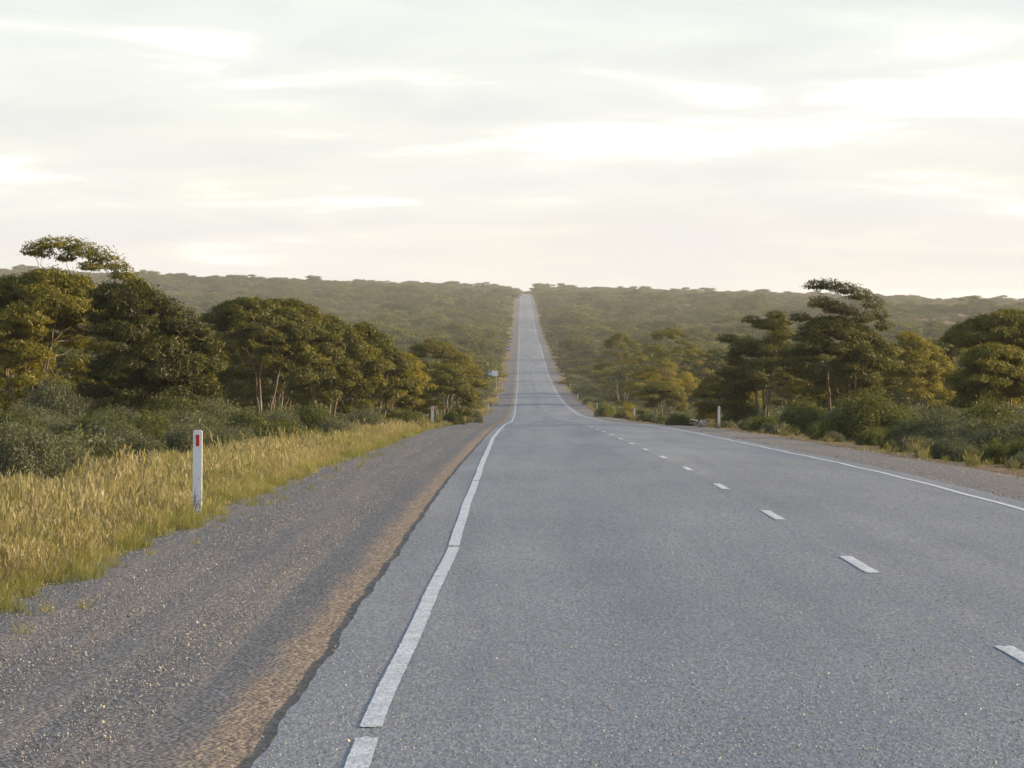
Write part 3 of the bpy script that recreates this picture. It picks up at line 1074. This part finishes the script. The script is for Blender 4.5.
# ------------------------------------------------------------------ grass
def tuft(seed, n, h, rad, w, mat, heads=.25):
    r = np.random.default_rng(seed)
    V, Fc, R = [], [], []
    o = 0
    for i in range(n):
        th, q = r.uniform(0, 6.28), math.sqrt(r.random()) * rad
        b = np.array([math.cos(th) * q, math.sin(th) * q, 0])
        hh = h * r.uniform(.5, 1.15)
        lean = np.array([math.cos(th), math.sin(th), 0]) * r.uniform(.02, .6) * hh + np.append(r.normal(0, .07, 2) * hh, 0)
        sd = r.uniform(0, 3.14)
        side = np.array([math.cos(sd), math.sin(sd), 0]) * w * r.uniform(.7, 1.3) / 2
        p1, p2 = b + lean * .28 + np.array([0, 0, hh * .55]), b + lean + np.array([0, 0, hh])
        V += [b - side, b + side, p1 + side * .8, p1 - side * .8, p2 + side * .2, p2 - side * .2]
        Fc += [(o, o + 1, o + 2, o + 3), (o + 3, o + 2, o + 4, o + 5)]
        c = np.clip(r.normal(.45, .22), 0, 1)
        R += [max(0, c - .12), min(1, c + .1)]
        o += 6
        if r.random() < heads:
            for m_ in range(3):
                c0 = p2 + np.array([*r.normal(0, .012, 2), -.03 * m_])
                d = np.array([*r.normal(0, .35, 2), 1.0])
                d = d / np.linalg.norm(d) * .035
                s2 = side / np.linalg.norm(side) * .008
                V += [c0 - d, c0 + s2, c0 + d, c0 - s2]
                Fc += [(o, o + 1, o + 2, o + 3)]
                R += [r.uniform(.65, 1)]
                o += 4
    return mesh_from("grass_tuft", V, Fc, mat, R)


tufts = [tuft(400 + k, 85, .36, .17, .0055, MAT["grass"], .4) for k in range(4)] + \
        [tuft(420 + k, 90, .34, .18, .006, MAT["grass_green"], .1) for k in range(3)] + \
        [tuft(440 + k, 26, .18, .09, .007, MAT["grass_green"], .0) for k in range(2)]
r = np.random.default_rng(61)
G = []


def field(x0, x1, y0, y1, step, prob=1.0):
    xs, ys = np.meshgrid(np.arange(x0, x1, step), np.arange(y0, y1, step))
    p = np.stack([xs.ravel(), ys.ravel()], 1) + r.uniform(-step * .6, step * .6, (xs.size, 2))
    return p[r.random(len(p)) < prob]


def left_edge(Y):
    return SH_L + .02 + .16 * np.sin(Y * .9) * np.sin(Y * .37 + 1) + .1 * np.sin(Y * 2.7)


p = np.concatenate([field(-8.2, -3.3, 22, 52, .165), field(-6.4, -3.3, 52, 76, .165), field(-6.4, -3.3, 76, 110, .19), field(-5.9, -3.3, 110, 150, .22), field(-5.6, -3.4, 150, 230, .3, .8)])
p = p[p[:, 0] < left_edge(p[:, 1])]
dist = left_edge(p[:, 1]) - p[:, 0]
thin = np.sin(p[:, 0] * 1.7 + p[:, 1] * .6) * np.sin(p[:, 1] * .45 - p[:, 0] * .9)
p = p[((thin > -.18) | (r.random(len(p)) < .35)) & ((dist < 2.2) | (r.random(len(p)) < .6))]
dist = left_edge(p[:, 1]) - p[:, 0]
pick = np.where(dist < .35, r.integers(4, 9, len(p)), np.where(r.random(len(p)) < .38 + .45 * np.sin(p[:, 0] * .9 + p[:, 1] * .35) * np.sin(p[:, 1] * .22 - p[:, 0] * .5 + 2), r.integers(4, 7, len(p)), r.integers(0, 4, len(p))))
sc = r.uniform(.4, 1.0, len(p)) * np.where(r.random(len(p)) < .05, 1.5, 1.0) * (.5 + .5 * sstep(0, 1.1, dist)) * (1 + .25 * np.sin(p[:, 1] * .8 + p[:, 0] * 1.7) * np.sin(p[:, 0] * 1.1 - p[:, 1] * .3)) * (1 - .2 * sstep(1.5, 4, dist))
G.append((p, pick, sc))
# strays on the gravel edge
q = np.stack([SH_L + r.uniform(.05, .75, 90) ** 1.5, r.uniform(24, 120, 90)], 1)
G.append((q, r.integers(7, 9, 90), r.uniform(.4, .95, 90)))
# right verge: thinner, patchy
q = np.concatenate([field(8.5, 10.6, 55, 130, .26, .14), field(8.6, 10, 130, 330, .5, .12)])
q = q[np.sin(q[:, 1] * .12 + q[:, 0]) + r.normal(0, .5, len(q)) > -.1]
G.append((q, r.choice([0, 4, 7, 8, 7, 8, 7, 8], len(q)), r.uniform(.4, .85, len(q))))
# far verges
q = np.concatenate([field(-4.8, -3.8, 230, 1700, .95, .2), field(8.5, 9.6, 330, 1500, 1.0, .08)])
q = q[np.sin(q[:, 1] * .043) + r.normal(0, .5, len(q)) > -.2]
G.append((q, r.integers(0, 4, len(q)), r.uniform(1.0, 1.6, len(q))))
p = np.concatenate([a[0] for a in G])
pick = np.concatenate([a[1] for a in G])
sc = np.concatenate([a[2] for a in G])
n = len(p)
scatter("roadside_grass", tufts, np.stack([p[:, 0], p[:, 1], land(p[:, 0], p[:, 1]) - .03], 1),
        np.stack([r.normal(0, .08, n), r.normal(0, .08, n), r.uniform(0, 6.28, n)], 1),
        np.stack([sc, sc, sc * r.uniform(.8, 1.2, n)], 1), pick, "dry golden grass growing along the verges", "grass")

# ------------------------------------------------------------------ loose stones
stones = []
for k in range(4):
    rr = np.random.default_rng(500 + k)
    import bmesh
    bm = bmesh.new()
    bmesh.ops.create_icosphere(bm, subdivisions=1, radius=1)
    for vtx in bm.verts:
        vtx.co *= rr.uniform(.7, 1.2)
        vtx.co.z *= .6
    me = bpy.data.meshes.new("stone")
    bm.to_mesh(me)
    bm.free()
    me.materials.append(MAT["stone"])
    stones.append(me)
r = np.random.default_rng(71)
nA = 60000
xa = np.where(r.random(nA) < .93, r.uniform(-3.75, -1.45, nA), r.uniform(-1.5, -1.1, nA))
ya = 15.5 * np.exp(r.random(nA) * 2.6)
nB = 3500
xb, yb = r.uniform(6.35, 8.5, nB), 45 * np.exp(1.4 * r.random(nB))
nC = 60000
xc = r.uniform(-1.1, 6.2, nC)
yc = 15.5 * np.exp(r.random(nC) * 1.7)
X, Y = np.concatenate([xa, xb, xc]), np.concatenate([ya, yb, yc])
sz = np.concatenate([.0042 * np.exp(r.normal(0, .38, nA)), .008 * np.exp(r.normal(0, .4, nB)), .0042 * np.exp(r.normal(0, .3, nC))])
Z = land(X, Y) + np.concatenate([np.full(nA, .006), np.full(nB, .008), np.full(nC, .021)])
n = len(X)
scatter("loose_gravel", stones, np.stack([X, Y, Z], 1), np.stack([r.uniform(0, 1, n), r.uniform(0, 1, n), r.uniform(0, 6.28, n)], 1),
        np.stack([sz, sz, sz], 1), r.integers(0, 4, n), "loose stones and stone chips on the gravel and seal", "gravel")

# ------------------------------------------------------------------ guide posts
def prism(outline, y0, y1, bevel=0.0):
    """outline in x,z extruded from y0 to y1"""
    n = len(outline)
    v = [(x, y0, z) for x, z in outline] + [(x, y1, z) for x, z in outline]
    bm = bmesh.new()
    vs_ = [bm.verts.new(c) for c in v]
    bm.faces.new(vs_[:n])
    bm.faces.new(vs_[n:][::-1])
    for i in range(n):
        j = (i + 1) % n
        bm.faces.new((vs_[i], vs_[i + n], vs_[j + n], vs_[j]))
    bmesh.ops.recalc_face_normals(bm, faces=bm.faces)
    if bevel:
        bmesh.ops.bevel(bm, geom=list(bm.edges), offset=bevel, segments=2, affect="EDGES")
    return bm


def bm_mesh(name, bm, mat):
    me = bpy.data.meshes.new(name)
    bm.to_mesh(me)
    bm.free()
    me.materials.append(mat)
    return me


out = [(-.053, -.3), (.053, -.3), (.053, .955), (.047, .968), (.03, .975), (-.03, .975), (-.047, .968), (-.053, .955)]
post_me = bm_mesh("post_body", prism(out, -.02, .02, .003), MAT["post"])
rl = [(-.02, .80), (.02, .80), (.02, .925), (-.02, .925)]
refl_red = bm_mesh("reflector", prism(rl, -.027, -.0195, .002), MAT["red"])
refl_white = bm_mesh("reflector", prism(rl, -.027, -.0195, .002), MAT["clear"])


def guide_post(X, Y, mer, label, tilt=0.0, hs=1.0):
    root = bpy.data.objects.new("guide_post", None)
    COL.objects.link(root)
    root.location = (X, Y, float(land(X, Y)) - .03)
    root.rotation_euler = (0, tilt, 0)
    root.scale = (1, 1, hs)
    for me, nm in ((post_me, "post_body"), (mer, "reflector")):
        o = bpy.data.objects.new(nm, me)
        COL.objects.link(o)
        o.parent = root
    tag(root, label, "guide post", "white guide posts along the road")


guide_post(px(197, 51), 51, refl_red, "nearest white guide post, with red reflector, in the golden grass at left", .008, 1.05)
for D, x, lab in ((201, 432.3, "second white guide post on the left verge, at the end of the tall grass"),
                  (338, 473, "third white guide post on the left verge"),
                  (495, 488.3, "fourth white guide post on the left verge"),
                  (650, 498, "fifth white guide post on the left verge, faint against the gravel"),
                  (800, 502.6, "sixth and farthest white guide post on the left verge, below the white sign")):
    guide_post(px(x, D), D, refl_red, lab)
for D, x, lab in ((196, 719, "nearest white guide post on the right verge, beside the yellow-green shrub"),
                  (352, 634.5, "second white guide post on the right verge"),
                  (505, 597, "third white guide post on the right verge"),
                  (655, 578, "fourth white guide post on the right verge"),
                  (805, 570, "fifth white guide post on the right verge"),
                  (955, 563.7, "sixth and farthest white guide post on the right verge")):
    guide_post(px(x, D), D, refl_white, lab)


# ------------------------------------------------------------------ road signs far down the left verge
def box_bm(x0, x1, y0, y1, z0, z1, bev=0.0):
    return prism([(x0, z0), (x1, z0), (x1, z1), (x0, z1)], y0, y1, bev)


def sign(D, x, ytop, wpx, hpx, label, face, blue_part):
    X = px(x, D)
    zt = height_to(ytop, X, D)
    w, h = wpx * D / FPX, hpx * D / FPX
    root = bpy.data.objects.new("road_sign", None)
    COL.objects.link(root)
    root.location = (X, D, float(land(X, D)) - .03)
    tag(root, label, "road sign", "signs on the left verge")
    obj("panel", bm_mesh("panel", box_bm(-w / 2, w / 2, -.015, .015, zt - h, zt, .004), MAT[face]), root)
    if blue_part:
        bp = obj("blue_panel", bm_mesh("blue_panel", box_bm(-w / 2 + .04, -w / 2 + w * .36, -.022, -.016, zt - h + .05, zt - .05), MAT["blue"]), root)
        cx = -w / 2 + w * .19
        obj("symbol", bm_mesh("symbol", prism([(cx - .22, zt - h * .72), (cx + .22, zt - h * .72), (cx + .05, zt - h * .3), (cx - .05, zt - h * .3)], -.026, -.0225), MAT["white"]), bp)
    else:
        obj("border", bm_mesh("border", box_bm(-w / 2 + .06, w / 2 - .06, -.020, -.0155, zt - h * .62, zt - h * .45), MAT["white"]), root)
    for s_ in (-1, 1):
        v, f = tube([(s_ * w * .32, .045, -.4), (s_ * w * .32, .045, zt - .05)], [.03, .03], 8)
        obj("post", mesh_from("post", v, f, MAT["steel"], smooth=True), root)


sign(760, 493, 370.6, 10.0, 5.4, "white roadside sign with a blue symbol panel on the left verge", "white", True)
sign(1330, 508.4, 346.2, 3.6, 4.2, "nearer of the small blue signs far along the left verge", "blue", False)
sign(1480, 509.8, 338.0, 4.2, 4.2, "middle one of the small blue signs far along the left verge", "blue", False)
sign(1700, 512.2, 332.6, 2.4, 2.8, "farthest and smallest blue sign on the left verge", "blue", False)


# ------------------------------------------------------------------ bleached dead branches by the verge
def dead_shrub(X, Y, w, h, seed, label):
    r = np.random.default_rng(seed)
    root = bpy.data.objects.new("dead_shrub", None)
    COL.objects.link(root)
    root.location = (X, Y, float(land(X, Y)) - .03)
    tag(root, label, "dead shrub", "bleached dead shrubs")
    for i in range(26):
        th = r.uniform(0, 6.28)
        e = np.array([math.cos(th) * w * r.uniform(.4, 1), math.sin(th) * w * r.uniform(.4, 1), h * r.uniform(.05, .75)])
        m_ = e * .5 + np.array([0, 0, h * r.uniform(.4, .9)])
        ts = np.linspace(0, 1, 6)[:, None]
        v, f = tube(2 * ts * (1 - ts) * m_ + ts ** 2 * e + r.normal(0, .015, (6, 3)), np.linspace(.035, .012, 6), 5)
        obj("branch", mesh_from("branch", v, f, MAT["twig"], smooth=True), root)


dead_shrub(px(415, 198), 198, .5, .5, 1, "bleached dead shrub left of the second left guide post")
dead_shrub(px(479, 345), 345, .5, .5, 2, "bleached dead branches beside the third left guide post")
dead_shrub(px(700, 192), 192, .6, .5, 3, "bleached dead shrub left of the near right guide post")

# ------------------------------------------------------------------ haze in the air
allz = ground_z(*np.meshgrid(XG, YS))
zlo, zhi = float(allz.min()) - 1.0, float(allz.max()) + 14.0
bm = bmesh.new()
bmesh.ops.create_cube(bm, size=1)
for vtx in bm.verts:
    vtx.co.x *= 10100
    vtx.co.y = vtx.co.y * 9300 + 4400
    vtx.co.z = zlo + (vtx.co.z + .5) * (zhi - zlo)
hz = obj("haze", bm_mesh("haze", bm, mat_haze()))
tag(hz, "thin pale evening haze over the whole land", "haze", kind="stuff")
